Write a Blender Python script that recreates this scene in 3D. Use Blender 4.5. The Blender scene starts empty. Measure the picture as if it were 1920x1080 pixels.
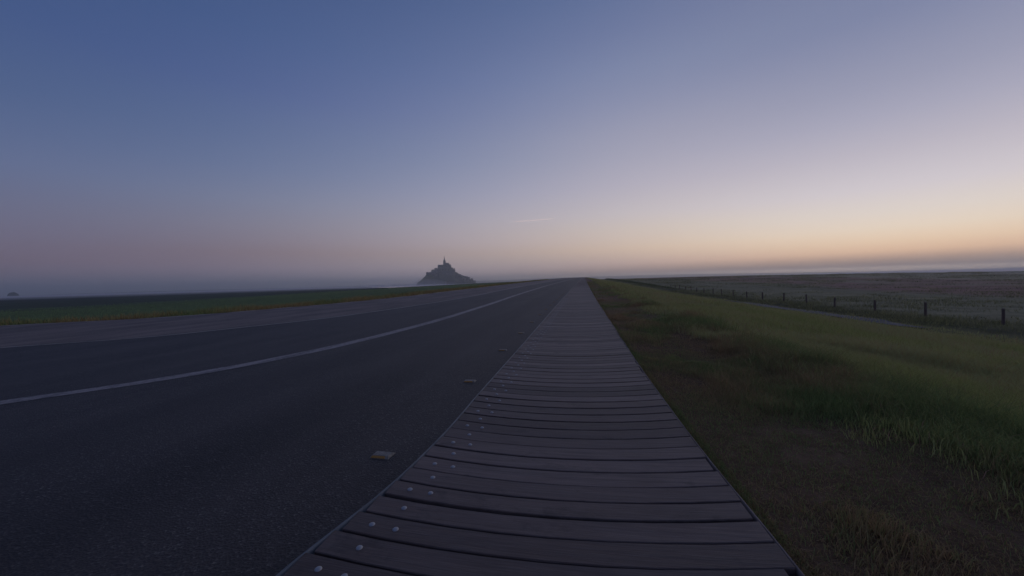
import bpy, math, random
import numpy as np
from mathutils import Vector, Matrix

random.seed(7)
rng = np.random.default_rng(11)
scene = bpy.context.scene
COL = scene.collection

# ------------------------------------------------------------------ camera
PITCH, ROLL, YAW, HALF = -0.015172, -0.02746, 0.188379, 1.36
CAM_H = 1.25
cam_data = bpy.data.cameras.new('camera')
cam_data.sensor_fit = 'HORIZONTAL'
cam_data.sensor_width = 36.0
cam_data.lens = 18.0 / HALF
cam_data.clip_start = 0.05
cam_data.clip_end = 60000.0
cam = bpy.data.objects.new('camera', cam_data)
COL.objects.link(cam)


def cam_rot(v):
    x, y, z = v
    cr, sr = math.cos(ROLL), math.sin(ROLL)
    x, z = x * cr - z * sr, x * sr + z * cr
    cp, sp = math.cos(PITCH), math.sin(PITCH)
    y, z = y * cp - z * sp, y * sp + z * cp
    cy, sy = math.cos(YAW), math.sin(YAW)
    x, y = x * cy - y * sy, x * sy + y * cy
    return Vector((x, y, z))


_r, _u, _f = cam_rot((1, 0, 0)), cam_rot((0, 0, 1)), cam_rot((0, 1, 0))
_m = Matrix((_r, _u, -_f)).transposed().to_4x4()
_m.translation = Vector((0, 0, CAM_H))
cam.matrix_world = _m
scene.camera = cam

# ------------------------------------------------------------------ render settings
scene.view_settings.view_transform = 'Standard'
scene.view_settings.look = 'None'
scene.view_settings.exposure = 0.0
scene.view_settings.gamma = 1.0
scene.view_settings.use_curve_mapping = False
scene.cycles.use_denoising = True
scene.cycles.max_bounces = 8
scene.cycles.diffuse_bounces = 3
scene.cycles.glossy_bounces = 3
scene.cycles.transparent_max_bounces = 8
scene.cycles.volume_bounces = 4

# ------------------------------------------------------------------ dusk sky (sun just below the horizon, right of frame)
SUN_AZ = math.radians(38.0)
HAZE_DENSITY, HAZE_TOP = 0.00021, 174.0


def srgb(r, g, b):
    f = lambda c: (c / 255 / 12.92) if c / 255 <= 0.04045 else ((c / 255 + 0.055) / 1.055) ** 2.4
    return (f(r), f(g), f(b), 1.0)


world = bpy.data.worlds.new('World')
scene.world = world
world.use_nodes = True
wt = world.node_tree
wt.nodes.clear()


def N(tree, kind, **kw):
    n = tree.nodes.new(kind)
    for k, v in kw.items():
        setattr(n, k, v)
    return n


def math_node(tree, op, a, b=None, c=None, clamp=False):
    n = tree.nodes.new('ShaderNodeMath')
    n.operation = op
    n.use_clamp = clamp
    for i, v in enumerate((a, b, c)):
        if v is None:
            continue
        if isinstance(v, (int, float)):
            n.inputs[i].default_value = v
        else:
            tree.links.new(v, n.inputs[i])
    return n.outputs[0]


def ramp_node(tree, fac, stops, interp='LINEAR'):
    n = tree.nodes.new('ShaderNodeValToRGB')
    cr = n.color_ramp
    cr.interpolation = interp
    while len(cr.elements) < len(stops):
        cr.elements.new(0.5)
    for e, (p, c) in zip(cr.elements, stops):
        e.position = p
        e.color = c if len(c) == 4 else (*c, 1.0)
    tree.links.new(fac, n.inputs[0])
    return n.outputs[0]


tc = N(wt, 'ShaderNodeTexCoord')
sep = N(wt, 'ShaderNodeSeparateXYZ')
wt.links.new(tc.outputs['Generated'], sep.inputs[0])
el = math_node(wt, 'ARCSINE', sep.outputs[2])
# elevation 0..90 deg -> sqrt scale, so that the horizon gets most of the ramp
elf = math_node(wt, 'POWER', math_node(wt, 'MAXIMUM', math_node(wt, 'MULTIPLY', el, 2 / math.pi), 0.0), 0.5)
hl = math_node(wt, 'SQRT', math_node(wt, 'MAXIMUM', math_node(wt, 'SUBTRACT', 1.0, math_node(wt, 'MULTIPLY', sep.outputs[2], sep.outputs[2])), 1e-6))
ca = math_node(wt, 'ADD', math_node(wt, 'MULTIPLY', sep.outputs[0], math.sin(SUN_AZ)), math_node(wt, 'MULTIPLY', sep.outputs[1], math.cos(SUN_AZ)))
ca = math_node(wt, 'DIVIDE', ca, hl)
wf = math_node(wt, 'MULTIPLY', math_node(wt, 'ADD', ca, 1.0), 0.5, clamp=True)
E2 = lambda d: math.sqrt(d / 90.0)
OBS_A = [(0.4, (84, 87, 109)), (0.8, (85, 88, 110)), (1.9, (92, 90, 110)), (3.3, (101, 94, 113)), (5.3, (103, 101, 124)), (8.5, (100, 104, 132)), (12.2, (93, 105, 140)),
         (18.5, (76, 94, 134)), (25, (66, 86, 130)), (40, (58, 76, 120)), (90, (66, 67, 86))]  # zenith of each table: out of view, greyed to warm the ground lighting
OBS_M = [(0.4, (143, 133, 142)), (1.5, (150, 138, 145)), (3, (160, 148, 150)), (4.5, (170, 156, 156)), (6, (175, 163, 168)), (9, (172, 165, 175)), (13, (158, 158, 178)),
         (17.8, (140, 146, 172)), (28, (110, 122, 160)), (36, (90, 106, 146)), (90, (66, 67, 86))]
OBS_B = [(0.3, (150, 142, 143)), (1.0, (165, 150, 148)), (1.5, (190, 162, 150)), (2.3, (218, 182, 155)), (3.3, (229, 200, 172)), (4.8, (229, 212, 194)), (6.5, (222, 211, 204)),
         (9, (209, 201, 207)), (13, (187, 181, 193)), (16.5, (166, 165, 185)), (19.5, (150, 152, 176)), (26, (124, 131, 162)), (90, (66, 67, 86))]


def above_haze(obs, air):
    """sky radiance above the haze layer whose view through the layer is the observed colour"""
    out = []
    aj = srgb(*air)
    for d, c in obs:
        T = max(math.exp(-HAZE_DENSITY * HAZE_TOP / math.sin(math.radians(d))), 0.32)
        c = srgb(*c)
        out.append((d, tuple(max(0.0, (c[k] - aj[k] * (1 - T)) / T) for k in range(3)) + (1.0,)))
    return out


OBS_D = [(0.8, (98, 98, 115)), (2.6, (115, 108, 125)), (4.7, (120, 108, 120)), (7.8, (122, 119, 136)), (11, (116, 122, 146)), (15, (102, 115, 148)), (20, (90, 106, 145)),
         (24, (80, 97, 143)), (30, (70, 91, 136)), (42, (60, 78, 122)), (90, (66, 67, 86))]
OBS_C = [(0.8, (150, 142, 150)), (2.4, (172, 152, 150)), (4.4, (203, 178, 160)), (7.2, (205, 189, 176)), (9.5, (198, 188, 188)), (13.4, (184, 177, 188)), (17, (172, 168, 183)),
         (20, (164, 162, 180)), (24, (147, 150, 175)), (28, (133, 141, 170)), (32, (116, 126, 161)), (36, (102, 116, 154)), (90, (66, 67, 86))]


def with_glow(tab, rows):
    """the low band of afterglow that the haze layer mostly hides"""
    return [(d, srgb(*c)) for d, c in rows] + [r for r in tab if r[0] > rows[-1][0] + 0.3]


SKY = [(5, with_glow(above_haze(OBS_B, (135, 125, 130)), [(0, (238, 176, 128)), (1.2, (234, 184, 144))])),
       (30.5, with_glow(above_haze(OBS_C, (125, 118, 126)), [(0, (218, 170, 138)), (1.3, (210, 172, 148))])),
       (48, above_haze(OBS_M, (120, 112, 122))), (83.5, above_haze(OBS_D, (90, 90, 108))), (102, above_haze(OBS_A, (80, 83, 105)))]
cols = [ramp_node(wt, elf, [(E2(d), c) for d, c in st_]) for _, st_ in SKY]


def mixc(tree, fac, a, b):
    n = tree.nodes.new('ShaderNodeMix')
    n.data_type = 'RGBA'
    if isinstance(fac, (int, float)):
        n.inputs[0].default_value = fac
    else:
        tree.links.new(fac, n.inputs[0])
    for s, v in ((6, a), (7, b)):
        if isinstance(v, tuple):
            n.inputs[s].default_value = v if len(v) == 4 else (*v, 1)
        else:
            tree.links.new(v, n.inputs[s])
    return n.outputs[2]


def maprange(tree, v, a, b, c=0.0, d=1.0, smooth=False):
    n = tree.nodes.new('ShaderNodeMapRange')
    n.interpolation_type = 'SMOOTHSTEP' if smooth else 'LINEAR'
    tree.links.new(v, n.inputs[0])
    for i, x in zip((1, 2, 3, 4), (a, b, c, d)):
        n.inputs[i].default_value = x
    return n.outputs[0]


dl = math_node(wt, 'MULTIPLY', math_node(wt, 'ARCCOSINE', math_node(wt, 'MULTIPLY', ca, 0.99999)), 180 / math.pi)
# smooth weights of the five azimuth columns
_a = np.linspace(0, 180, 1801)
_nodes = [p[0] for p in SKY]
_hat = [np.interp(_a, _nodes, [1.0 if k == q else 0.0 for q in range(5)]) for k in range(5)]
_k = np.exp(-0.5 * (np.arange(-400, 401) / 10.0 / 11.0) ** 2)
_k /= _k.sum()
_hat = [np.convolve(np.concatenate([h[400:0:-1], h, h[-2:-402:-1]]), _k, 'valid') for h in _hat]
_st = np.concatenate([np.arange(0, 125, 5.2), [135, 150, 180]])
dln = math_node(wt, 'DIVIDE', dl, 180.0)
sky = None
for h, c_ in zip(_hat, cols):
    w_ = ramp_node(wt, dln, [(float(x) / 180, (float(np.interp(x, _a, h)),) * 3 + (1,)) for x in _st], 'LINEAR')
    sc_ = N(wt, 'ShaderNodeVectorMath', operation='MULTIPLY')
    wt.links.new(w_, sc_.inputs[0]); wt.links.new(c_, sc_.inputs[1])
    if sky is None:
        sky = sc_.outputs[0]
    else:
        ad = N(wt, 'ShaderNodeVectorMath', operation='ADD')
        wt.links.new(sky, ad.inputs[0]); wt.links.new(sc_.outputs[0], ad.inputs[1])
        sky = ad.outputs[0]
bg = N(wt, 'ShaderNodeBackground')
wt.links.new(sky, bg.inputs[0])
bg.inputs[1].default_value = 1.0
wo = N(wt, 'ShaderNodeOutputWorld')
wt.links.new(bg.outputs[0], wo.inputs[0])
world.cycles.sampling_method = 'MANUAL'
world.cycles.sample_map_resolution = 1024


# the sun, a little below the horizon: it reaches only what floats high above the haze
sun_d = bpy.data.lights.new('sun', 'SUN')
sun_d.energy = 5.0
sun_d.angle = math.radians(0.5)
sun_d.color = (1.0, 0.72, 0.55)
sun = bpy.data.objects.new('sun', sun_d)
COL.objects.link(sun)
_e = math.radians(-1.5)
_to = Vector((math.sin(SUN_AZ) * math.cos(_e), math.cos(SUN_AZ) * math.cos(_e), math.sin(_e)))
sun.rotation_euler = _to.to_track_quat('Z', 'Y').to_euler()
sun.location = _to * 50 + Vector((0, 0, 60))


# ------------------------------------------------------------------ helpers
def tag(o, label=None, cat=None, group=None, kind=None):
    if label:
        o['label'] = label
    if cat:
        o['category'] = cat
    if group:
        o['group'] = group
    if kind:
        o['kind'] = kind
    return o


def link(o, parent=None):
    COL.objects.link(o)
    if parent is not None:
        o.parent = parent
    return o


def mesh_np(name, verts, faces, mats=(), smooth=False, colors=None):
    """faces: (n,3) or (n,4) int array; colors: (nverts,3) albedo"""
    me = bpy.data.meshes.new(name)
    verts = np.asarray(verts, np.float32)
    faces = np.asarray(faces, np.int32)
    k = faces.shape[1]
    me.vertices.add(len(verts))
    me.vertices.foreach_set('co', verts.ravel())
    me.loops.add(faces.size)
    me.loops.foreach_set('vertex_index', faces.ravel())
    me.polygons.add(len(faces))
    me.polygons.foreach_set('loop_start', np.arange(0, faces.size, k, dtype=np.int32))
    me.polygons.foreach_set('loop_total', np.full(len(faces), k, np.int32))
    if smooth:
        me.polygons.foreach_set('use_smooth', np.ones(len(faces), bool))
    for m in mats:
        me.materials.append(m)
    me.update(calc_edges=True)
    if colors is not None:
        at = me.color_attributes.new('tone', 'FLOAT_COLOR', 'POINT')
        c = np.ones((len(verts), 4), np.float32)
        c[:, :3] = colors
        at.data.foreach_set('color', c.ravel())
    return me


def mesh_py(name, verts, faces, mats=(), smooth=False):
    me = bpy.data.meshes.new(name)
    me.from_pydata([tuple(v) for v in verts], [], faces)
    for m in mats:
        me.materials.append(m)
    if smooth:
        for p in me.polygons:
            p.use_smooth = True
    me.update()
    return me


class MB:
    def __init__(self):
        self.v, self.f = [], []

    def add(self, vs, fs):
        b = len(self.v)
        self.v += [tuple(v) for v in vs]
        self.f += [tuple(i + b for i in f) for f in fs]

    def box(self, x0, x1, y0, y1, z0, z1):
        self.add([(x0, y0, z0), (x1, y0, z0), (x1, y1, z0), (x0, y1, z0), (x0, y0, z1), (x1, y0, z1), (x1, y1, z1), (x0, y1, z1)],
                 [(3, 2, 1, 0), (4, 5, 6, 7), (0, 1, 5, 4), (1, 2, 6, 5), (2, 3, 7, 6), (3, 0, 4, 7)])

    def gable(self, x0, x1, y0, y1, z0, z1, axis='x'):
        if axis == 'x':
            ym = (y0 + y1) / 2
            self.add([(x0, y0, z0), (x1, y0, z0), (x1, y1, z0), (x0, y1, z0), (x0, ym, z1), (x1, ym, z1)],
                     [(3, 2, 1, 0), (0, 1, 5, 4), (2, 3, 4, 5), (1, 2, 5), (3, 0, 4)])
        else:
            xm = (x0 + x1) / 2
            self.add([(x0, y0, z0), (x1, y0, z0), (x1, y1, z0), (x0, y1, z0), (xm, y0, z1), (xm, y1, z1)],
                     [(3, 2, 1, 0), (0, 1, 4), (1, 2, 5, 4), (2, 3, 5), (3, 0, 4, 5)])

    def cone(self, cx, cy, z0, z1, r0, r1, n=8, rot=0.0):
        vs = []
        for z, r in ((z0, r0), (z1, r1)):
            for i in range(n):
                a = 2 * math.pi * i / n + rot
                vs.append((cx + r * math.cos(a), cy + r * math.sin(a), z))
        fs = [(i, (i + 1) % n, n + (i + 1) % n, n + i) for i in range(n)]
        fs += [tuple(range(n - 1, -1, -1)), tuple(range(n, 2 * n))]
        self.add(vs, fs)

    def mesh(self, name, mat, smooth=False):
        return mesh_py(name, self.v, self.f, [mat] if mat else [], smooth)

    def build(self, name, mat, parent=None, smooth=False):
        o = bpy.data.objects.new(name, self.mesh(name, mat, smooth))
        return link(o, parent)


def empty(name, loc, rz=0.0):
    o = bpy.data.objects.new(name, None)
    o.empty_display_size = 0.3
    o.location = loc
    o.rotation_euler = (0, 0, rz)
    return link(o)


# value noise (numpy)
def _hash(ix, iy, s):
    h = (ix.astype(np.int64) * 374761393 + iy.astype(np.int64) * 668265263 + s * 974634777) & 0x7fffffff
    h = ((h ^ (h >> 13)) * 1274126177) & 0x7fffffff
    return ((h ^ (h >> 16)) & 0xffff) / 65535.0


def vnoise(x, y, s=0):
    x = np.asarray(x, float); y = np.asarray(y, float)
    ix, iy = np.floor(x), np.floor(y)
    fx, fy = x - ix, y - iy
    fx, fy = fx * fx * (3 - 2 * fx), fy * fy * (3 - 2 * fy)
    a, b = _hash(ix, iy, s), _hash(ix + 1, iy, s)
    c, d = _hash(ix, iy + 1, s), _hash(ix + 1, iy + 1, s)
    return (a * (1 - fx) + b * fx) * (1 - fy) + (c * (1 - fx) + d * fx) * fy


def fbm(x, y, s=0, o=4):
    t, a, n = 0.0, 0.5, 0.0
    for k in range(o):
        t = t + a * vnoise(x * 2 ** k, y * 2 ** k, s + k * 17)
        n += a
        a *= 0.55
    return t / n


def sstep(a, b, x):
    t = np.clip((np.asarray(x, float) - a) / (b - a), 0, 1)
    return t * t * (3 - 2 * t)


# ------------------------------------------------------------------ materials
def new_mat(name):
    m = bpy.data.materials.new(name)
    m.use_nodes = True
    t = m.node_tree
    b = t.nodes['Principled BSDF']
    return m, t, b


def noise(t, vec, scale, detail=4, rough=0.6, dist=0.0):
    n = t.nodes.new('ShaderNodeTexNoise')
    n.inputs['Scale'].default_value = scale
    n.inputs['Detail'].default_value = detail
    n.inputs['Roughness'].default_value = rough
    n.inputs['Distortion'].default_value = dist
    if vec is not None:
        t.links.new(vec, n.inputs['Vector'])
    return n.outputs[0]


def mapping(t, vec, scale=(1, 1, 1), loc=None):
    n = t.nodes.new('ShaderNodeMapping')
    n.inputs['Scale'].default_value = scale
    t.links.new(vec, n.inputs['Vector'])
    if loc is not None:
        t.links.new(loc, n.inputs['Location'])
    return n.outputs[0]


def position(t):
    return t.nodes.new('ShaderNodeNewGeometry').outputs['Position']


def bump(t, bsdf, h, dist, strength=1.0):
    n = t.nodes.new('ShaderNodeBump')
    n.inputs['Distance'].default_value = dist
    n.inputs['Strength'].default_value = strength
    t.links.new(h, n.inputs['Height'])
    t.links.new(n.outputs[0], bsdf.inputs['Normal'])


def attr(t, name):
    n = t.nodes.new('ShaderNodeAttribute')
    n.attribute_name = name
    return n.outputs['Color']


def mulc(t, a, v):
    n = t.nodes.new('ShaderNodeVectorMath')
    n.operation = 'SCALE'
    t.links.new(a, n.inputs[0])
    if isinstance(v, (int, float)):
        n.inputs['Scale'].default_value = v
    else:
        t.links.new(v, n.inputs['Scale'])
    return n.outputs[0]


def asphalt_mat(name, base, speck, rough, band=False):
    m, t, b = new_mat(name)
    p = position(t)
    vo = t.nodes.new('ShaderNodeTexVoronoi')
    vo.inputs['Scale'].default_value = 75.0
    t.links.new(p, vo.inputs['Vector'])
    grain = noise(t, p, 160, 3, 0.7)
    patch = noise(t, mapping(t, p, (0.9, 0.22, 1)), 1.1, 5, 0.6)
    fine = noise(t, p, 9, 4, 0.65)
    c1 = mixc(t, maprange(t, patch, 0.34, 0.66), tuple(c * 0.55 for c in base), tuple(c * 1.35 for c in base))
    c2 = mixc(t, maprange(t, fine, 0.35, 0.7, 0, 0.5), c1, tuple(c * 1.35 for c in base))
    stone = math_node(t, 'MULTIPLY', maprange(t, vo.outputs['Color'], 0.72, 0.9), maprange(t, grain, 0.4, 0.65))
    c3 = mixc(t, math_node(t, 'MULTIPLY', stone, 0.75), c2, speck)
    vb = t.nodes.new('ShaderNodeTexVoronoi')
    vb.inputs['Scale'].default_value = 34.0
    t.links.new(p, vb.inputs['Vector'])
    area = maprange(t, noise(t, p, 0.8, 3), 0.42, 0.62)
    big = math_node(t, 'MULTIPLY', maprange(t, vb.outputs['Color'], 0.66, 0.8), maprange(t, vb.outputs['Distance'], 0.35, 0.2))
    c3 = mixc(t, math_node(t, 'MULTIPLY', big, math_node(t, 'MULTIPLY_ADD', area, 0.45, 0.15)), c3, speck)
    if band:
        sx = N(t, 'ShaderNodeSeparateXYZ')
        t.links.new(p, sx.inputs[0])
        wob = math_node(t, 'ADD', sx.outputs[0], math_node(t, 'MULTIPLY', math_node(t, 'SUBTRACT', noise(t, mapping(t, p, (0.2, 0.12, 1)), 1.0, 2), 0.5), 0.8))
        for cx in (-2.75, -4.35):
            d = math_node(t, 'ABSOLUTE', math_node(t, 'SUBTRACT', wob, cx))
            k = maprange(t, d, 0.15, 0.65, 0.35, 0.0, True)
            c3 = mixc(t, k, c3, tuple(c * 0.45 for c in base))
    t.links.new(c3, b.inputs['Base Color'])
    b.inputs['Roughness'].default_value = rough
    b.inputs['Specular IOR Level'].default_value = 0.3
    h = math_node(t, 'ADD', math_node(t, 'MULTIPLY', vo.outputs['Distance'], 1.0), math_node(t, 'MULTIPLY', grain, 0.6))
    bump(t, b, h, 0.006, 0.8)
    return m


M_asphalt = asphalt_mat('asphalt', (0.052, 0.041, 0.036), (0.24, 0.21, 0.18), 0.64, band=True)
M_pale_asphalt = asphalt_mat('pale_asphalt', (0.185, 0.138, 0.115), (0.30, 0.25, 0.21), 0.72)


def paint_mat(name, col, under, keep):
    m, t, b = new_mat(name)
    p = position(t)
    n1 = noise(t, p, 14, 5, 0.7)
    n2 = noise(t, mapping(t, p, (3, 0.5, 1)), 1.5, 3, 0.6)
    f = math_node(t, 'ADD', math_node(t, 'MULTIPLY', n1, 0.6), math_node(t, 'MULTIPLY', n2, 0.4))
    c = mixc(t, maprange(t, f, keep - 0.07, keep + 0.07), under, col)
    t.links.new(c, b.inputs['Base Color'])
    b.inputs['Roughness'].default_value = 0.65
    bump(t, b, n1, 0.002, 0.6)
    return m


M_white_line = paint_mat('worn_white_paint', (0.33, 0.275, 0.25), (0.14, 0.12, 0.11), 0.47)
M_joint_line = paint_mat('worn_pale_joint', (0.42, 0.35, 0.29), (0.16, 0.14, 0.12), 0.44)
M_verge_line = paint_mat('chalky_edge', (0.50, 0.44, 0.37), (0.2, 0.18, 0.16), 0.42)


def wood_mat(name, per_object=True):
    m, t, b = new_mat(name)
    p = position(t)
    if per_object:
        oi = t.nodes.new('ShaderNodeObjectInfo')
        rnd = oi.outputs['Random']
    else:
        sp = N(t, 'ShaderNodeSeparateColor')
        t.links.new(attr(t, 'tone'), sp.inputs[0])
        rnd = sp.outputs[0]
    comb = N(t, 'ShaderNodeCombineXYZ')
    t.links.new(math_node(t, 'MULTIPLY', rnd, 37.0), comb.inputs[0])
    t.links.new(math_node(t, 'MULTIPLY', rnd, 53.0), comb.inputs[2])
    g = noise(t, mapping(t, p, (1.6, 42, 30), comb.outputs[0]), 1.0, 6, 0.65, 0.3)
    g2 = noise(t, mapping(t, p, (5, 160, 60), comb.outputs[0]), 1.0, 4, 0.7)
    blotch = noise(t, mapping(t, p, (1.8, 5, 3), comb.outputs[0]), 1.3, 4, 0.6)
    base = mixc(t, rnd, (0.080, 0.050, 0.040, 1), (0.240, 0.168, 0.138, 1))
    c = mixc(t, maprange(t, g, 0.35, 0.72, 0, 0.75), base, (0.080, 0.062, 0.058, 1))
    c = mixc(t, maprange(t, g2, 0.45, 0.8, 0, 0.4), c, (0.28, 0.23, 0.21, 1))
    c = mixc(t, maprange(t, blotch, 0.45, 0.75, 0, 0.5), c, (0.10, 0.062, 0.048, 1))
    st2 = noise(t, mapping(t, p, (2.2, 3.2, 3), comb.outputs[0]), 1.0, 5, 0.75)
    c = mixc(t, maprange(t, st2, 0.56, 0.68, 0, 0.55), c, (0.045, 0.034, 0.03, 1))
    t.links.new(c, b.inputs['Base Color'])
    b.inputs['Roughness'].default_value = 0.6
    b.inputs['Specular IOR Level'].default_value = 0.38
    bump(t, b, math_node(t, 'ADD', g, math_node(t, 'MULTIPLY', g2, 0.5)), 0.004, 0.7)
    return m


M_plank = wood_mat('weathered_oak')
M_plank_far = wood_mat('weathered_oak_distant', False)

m, t, b = new_mat('weathered_post_wood')
_p = position(t)
_g = noise(t, mapping(t, _p, (30, 30, 2.2)), 1.0, 5, 0.65)
t.links.new(mixc(t, _g, (0.08, 0.05, 0.042, 1), (0.19, 0.125, 0.105, 1)), b.inputs['Base Color'])
b.inputs['Roughness'].default_value = 0.9
bump(t, b, _g, 0.01)
M_post = m

m, t, b = new_mat('dull_steel')
_n = noise(t, position(t), 60, 4)
t.links.new(mixc(t, _n, (0.30, 0.30, 0.31, 1), (0.46, 0.46, 0.46, 1)), b.inputs['Base Color'])
b.inputs['Metallic'].default_value = 0.35
b.inputs['Roughness'].default_value = 0.45
M_steel = m

m, t, b = new_mat('edge_steel')
_n = noise(t, mapping(t, position(t), (20, 3, 20)), 1, 5)
t.links.new(mixc(t, maprange(t, _n, 0.35, 0.65), (0.10, 0.11, 0.12, 1), (0.20, 0.215, 0.225, 1)), b.inputs['Base Color'])
b.inputs['Metallic'].default_value = 0.2
b.inputs['Roughness'].default_value = 0.55
M_edge = m

m, t, b = new_mat('dark_timber_edge')
_n = noise(t, mapping(t, position(t), (30, 2.5, 30)), 1, 5)
t.links.new(mixc(t, maprange(t, _n, 0.35, 0.65), (0.10, 0.075, 0.068, 1), (0.24, 0.19, 0.17, 1)), b.inputs['Base Color'])
b.inputs['Roughness'].default_value = 0.8
M_edge_r = m

m, t, b = new_mat('dark_soil')
_n = noise(t, position(t), 12, 5)
t.links.new(mixc(t, _n, (0.012, 0.010, 0.009, 1), (0.03, 0.025, 0.02, 1)), b.inputs['Base Color'])
b.inputs['Roughness'].default_value = 0.95
M_soil = m

m, t, b = new_mat('marker_white')
_n = noise(t, position(t), 50, 5)
t.links.new(mixc(t, maprange(t, _n, 0.35, 0.7), (0.15, 0.13, 0.10, 1), (0.31, 0.27, 0.22, 1)), b.inputs['Base Color'])
b.inputs['Roughness'].default_value = 0.6
M_marker = m

m, t, b = new_mat('amber_reflector')
b.inputs['Base Color'].default_value = (0.42, 0.19, 0.02, 1)
b.inputs['Roughness'].default_value = 0.3
b.inputs['Coat Weight'].default_value = 0.4
M_amber = m


def ground_mat():
    m, t, b = new_mat('marsh_ground')
    p = position(t)
    a = attr(t, 'tone')
    n1 = noise(t, p, 0.35, 6, 0.65)
    n2 = noise(t, p, 5.0, 5, 0.7)
    n3 = noise(t, mapping(t, p, (0.25, 0.06, 1)), 0.12, 5, 0.6)
    f = math_node(t, 'MULTIPLY', maprange(t, n1, 0.3, 0.7, 0.72, 1.3), maprange(t, n2, 0.3, 0.7, 0.7, 1.3))
    f = math_node(t, 'MULTIPLY', f, maprange(t, n3, 0.3, 0.7, 0.8, 1.22))
    c = mulc(t, a, f)
    t.links.new(c, b.inputs['Base Color'])
    b.inputs['Roughness'].default_value = 0.95
    b.inputs['Specular IOR Level'].default_value = 0.15
    bump(t, b, n2, 0.04, 0.8)
    return m


M_ground = ground_mat()


def leaf_mat(name):
    m = bpy.data.materials.new(name)
    m.use_nodes = True
    t = m.node_tree
    t.nodes.clear()
    a = attr(t, 'tone')
    d = N(t, 'ShaderNodeBsdfDiffuse')
    tr = N(t, 'ShaderNodeBsdfTranslucent')
    mx = N(t, 'ShaderNodeMixShader')
    out = N(t, 'ShaderNodeOutputMaterial')
    t.links.new(a, d.inputs[0])
    t.links.new(a, tr.inputs[0])
    mx.inputs[0].default_value = 0.35
    t.links.new(d.outputs[0], mx.inputs[1])
    t.links.new(tr.outputs[0], mx.inputs[2])
    t.links.new(mx.outputs[0], out.inputs[0])
    return m


M_grass = leaf_mat('grass_blade')


def stone_mat(name, a, c2):
    m, t, b = new_mat(name)
    p = position(t)
    n1 = noise(t, p, 0.12, 6, 0.7)
    t.links.new(mixc(t, maprange(t, n1, 0.3, 0.7), a, c2), b.inputs['Base Color'])
    b.inputs['Roughness'].default_value = 0.95
    return m


M_stone = stone_mat('granite', (0.13, 0.125, 0.12, 1), (0.24, 0.23, 0.21, 1))
M_slate = stone_mat('slate_roof', (0.05, 0.052, 0.058, 1), (0.09, 0.092, 0.10, 1))
M_rock = stone_mat('island_rock', (0.04, 0.05, 0.03, 1), (0.12, 0.12, 0.10, 1))
M_coast = stone_mat('coast_land', (0.05, 0.06, 0.04, 1), (0.08, 0.085, 0.06, 1))

m, t, b = new_mat('still_water')
b.inputs['Base Color'].default_value = (0.24, 0.22, 0.215, 1)
b.inputs['Roughness'].default_value = 0.2
b.inputs['IOR'].default_value = 1.33
bump(t, b, noise(t, mapping(t, position(t), (0.2, 0.6, 1)), 1.0, 3), 0.03, 0.3)
M_water = m

# ------------------------------------------------------------------ alignments of the causeway (metres)
G = 0.0115


def zr(Y):
    Y = np.asarray(Y, float)
    t = np.maximum(0, Y - 6)
    z = G * (np.sqrt(t * t + 16) - 4)
    return np.where(z < 3.9, z, 3.9 + 0.9 * (1 - np.exp(-(z - 3.9) / 0.9)))   # levels off past the crest


def interp(tab):
    ys = np.array([p[0] for p in tab], float)
    xs = np.array([p[1] for p in tab], float)
    # smooth cubic hermite through the surveyed points
    d = np.gradient(xs, ys)

    def f(Y):
        Y = np.asarray(Y, float)
        i = np.clip(np.searchsorted(ys, Y) - 1, 0, len(ys) - 2)
        h = ys[i + 1] - ys[i]
        t = np.clip((Y - ys[i]) / h, 0, 1)
        a = xs[i] * (1 + 2 * t) * (1 - t) ** 2 + d[i] * h * t * (1 - t) ** 2
        b_ = xs[i + 1] * t * t * (3 - 2 * t) + d[i + 1] * h * t * t * (t - 1)
        r = a + b_
        return r
    return f


XL = interp([(-60, -1.36), (0.2, -1.36), (1.4, -1.34), (2.07, -1.225), (2.8, -1.18), (4.1, -1.195), (6.5, -1.22), (14, -1.27), (30, -1.29), (45, -1.30), (90, -1.30), (400, -1.3)])
XR = interp([(-60, 0.89), (0.5, 0.88), (1.8, 0.86), (2.8, 0.81), (4.2, 0.775), (9.2, 0.75), (13.5, 0.73), (20, 0.68), (36, 0.66), (90, 0.7), (200, 0.75), (400, 0.8)])
XC = interp([(-60, -7.6), (1.5, -7.5), (3.27, -6.92), (4.05, -6.33), (5.0, -5.84), (6.7, -5.38), (8.3, -5.18), (10.9, -5.02), (19.3, -5.05), (29, -5.35), (49, -5.7), (120, -5.8), (400, -5.8)])
XD = interp([(-60, -16), (4.0, -15.8), (6.8, -14.3), (8.3, -12.45), (10.5, -11.3), (13, -10.3), (15.8, -9.8), (22, -9.25), (47, -9.55), (81, -9.8), (400, -9.8)])
XE = interp([(-60, -26.5), (8, -26.2), (11.6, -24.3), (12.7, -22.6), (13.75, -20.8), (15.7, -19.2), (18.4, -18.2), (21.5, -17.2), (28, -16.3), (44, -16.4), (68, -16.8), (120, -17.2), (400, -17.2)])

YS = np.unique(np.concatenate([np.arange(-40, 0, 5), np.arange(0, 16, 0.35), np.arange(16, 60, 1.2), np.arange(60, 200, 6), np.arange(200, 460, 12),
                               np.geomspace(460, 3000, 14)]))


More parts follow.
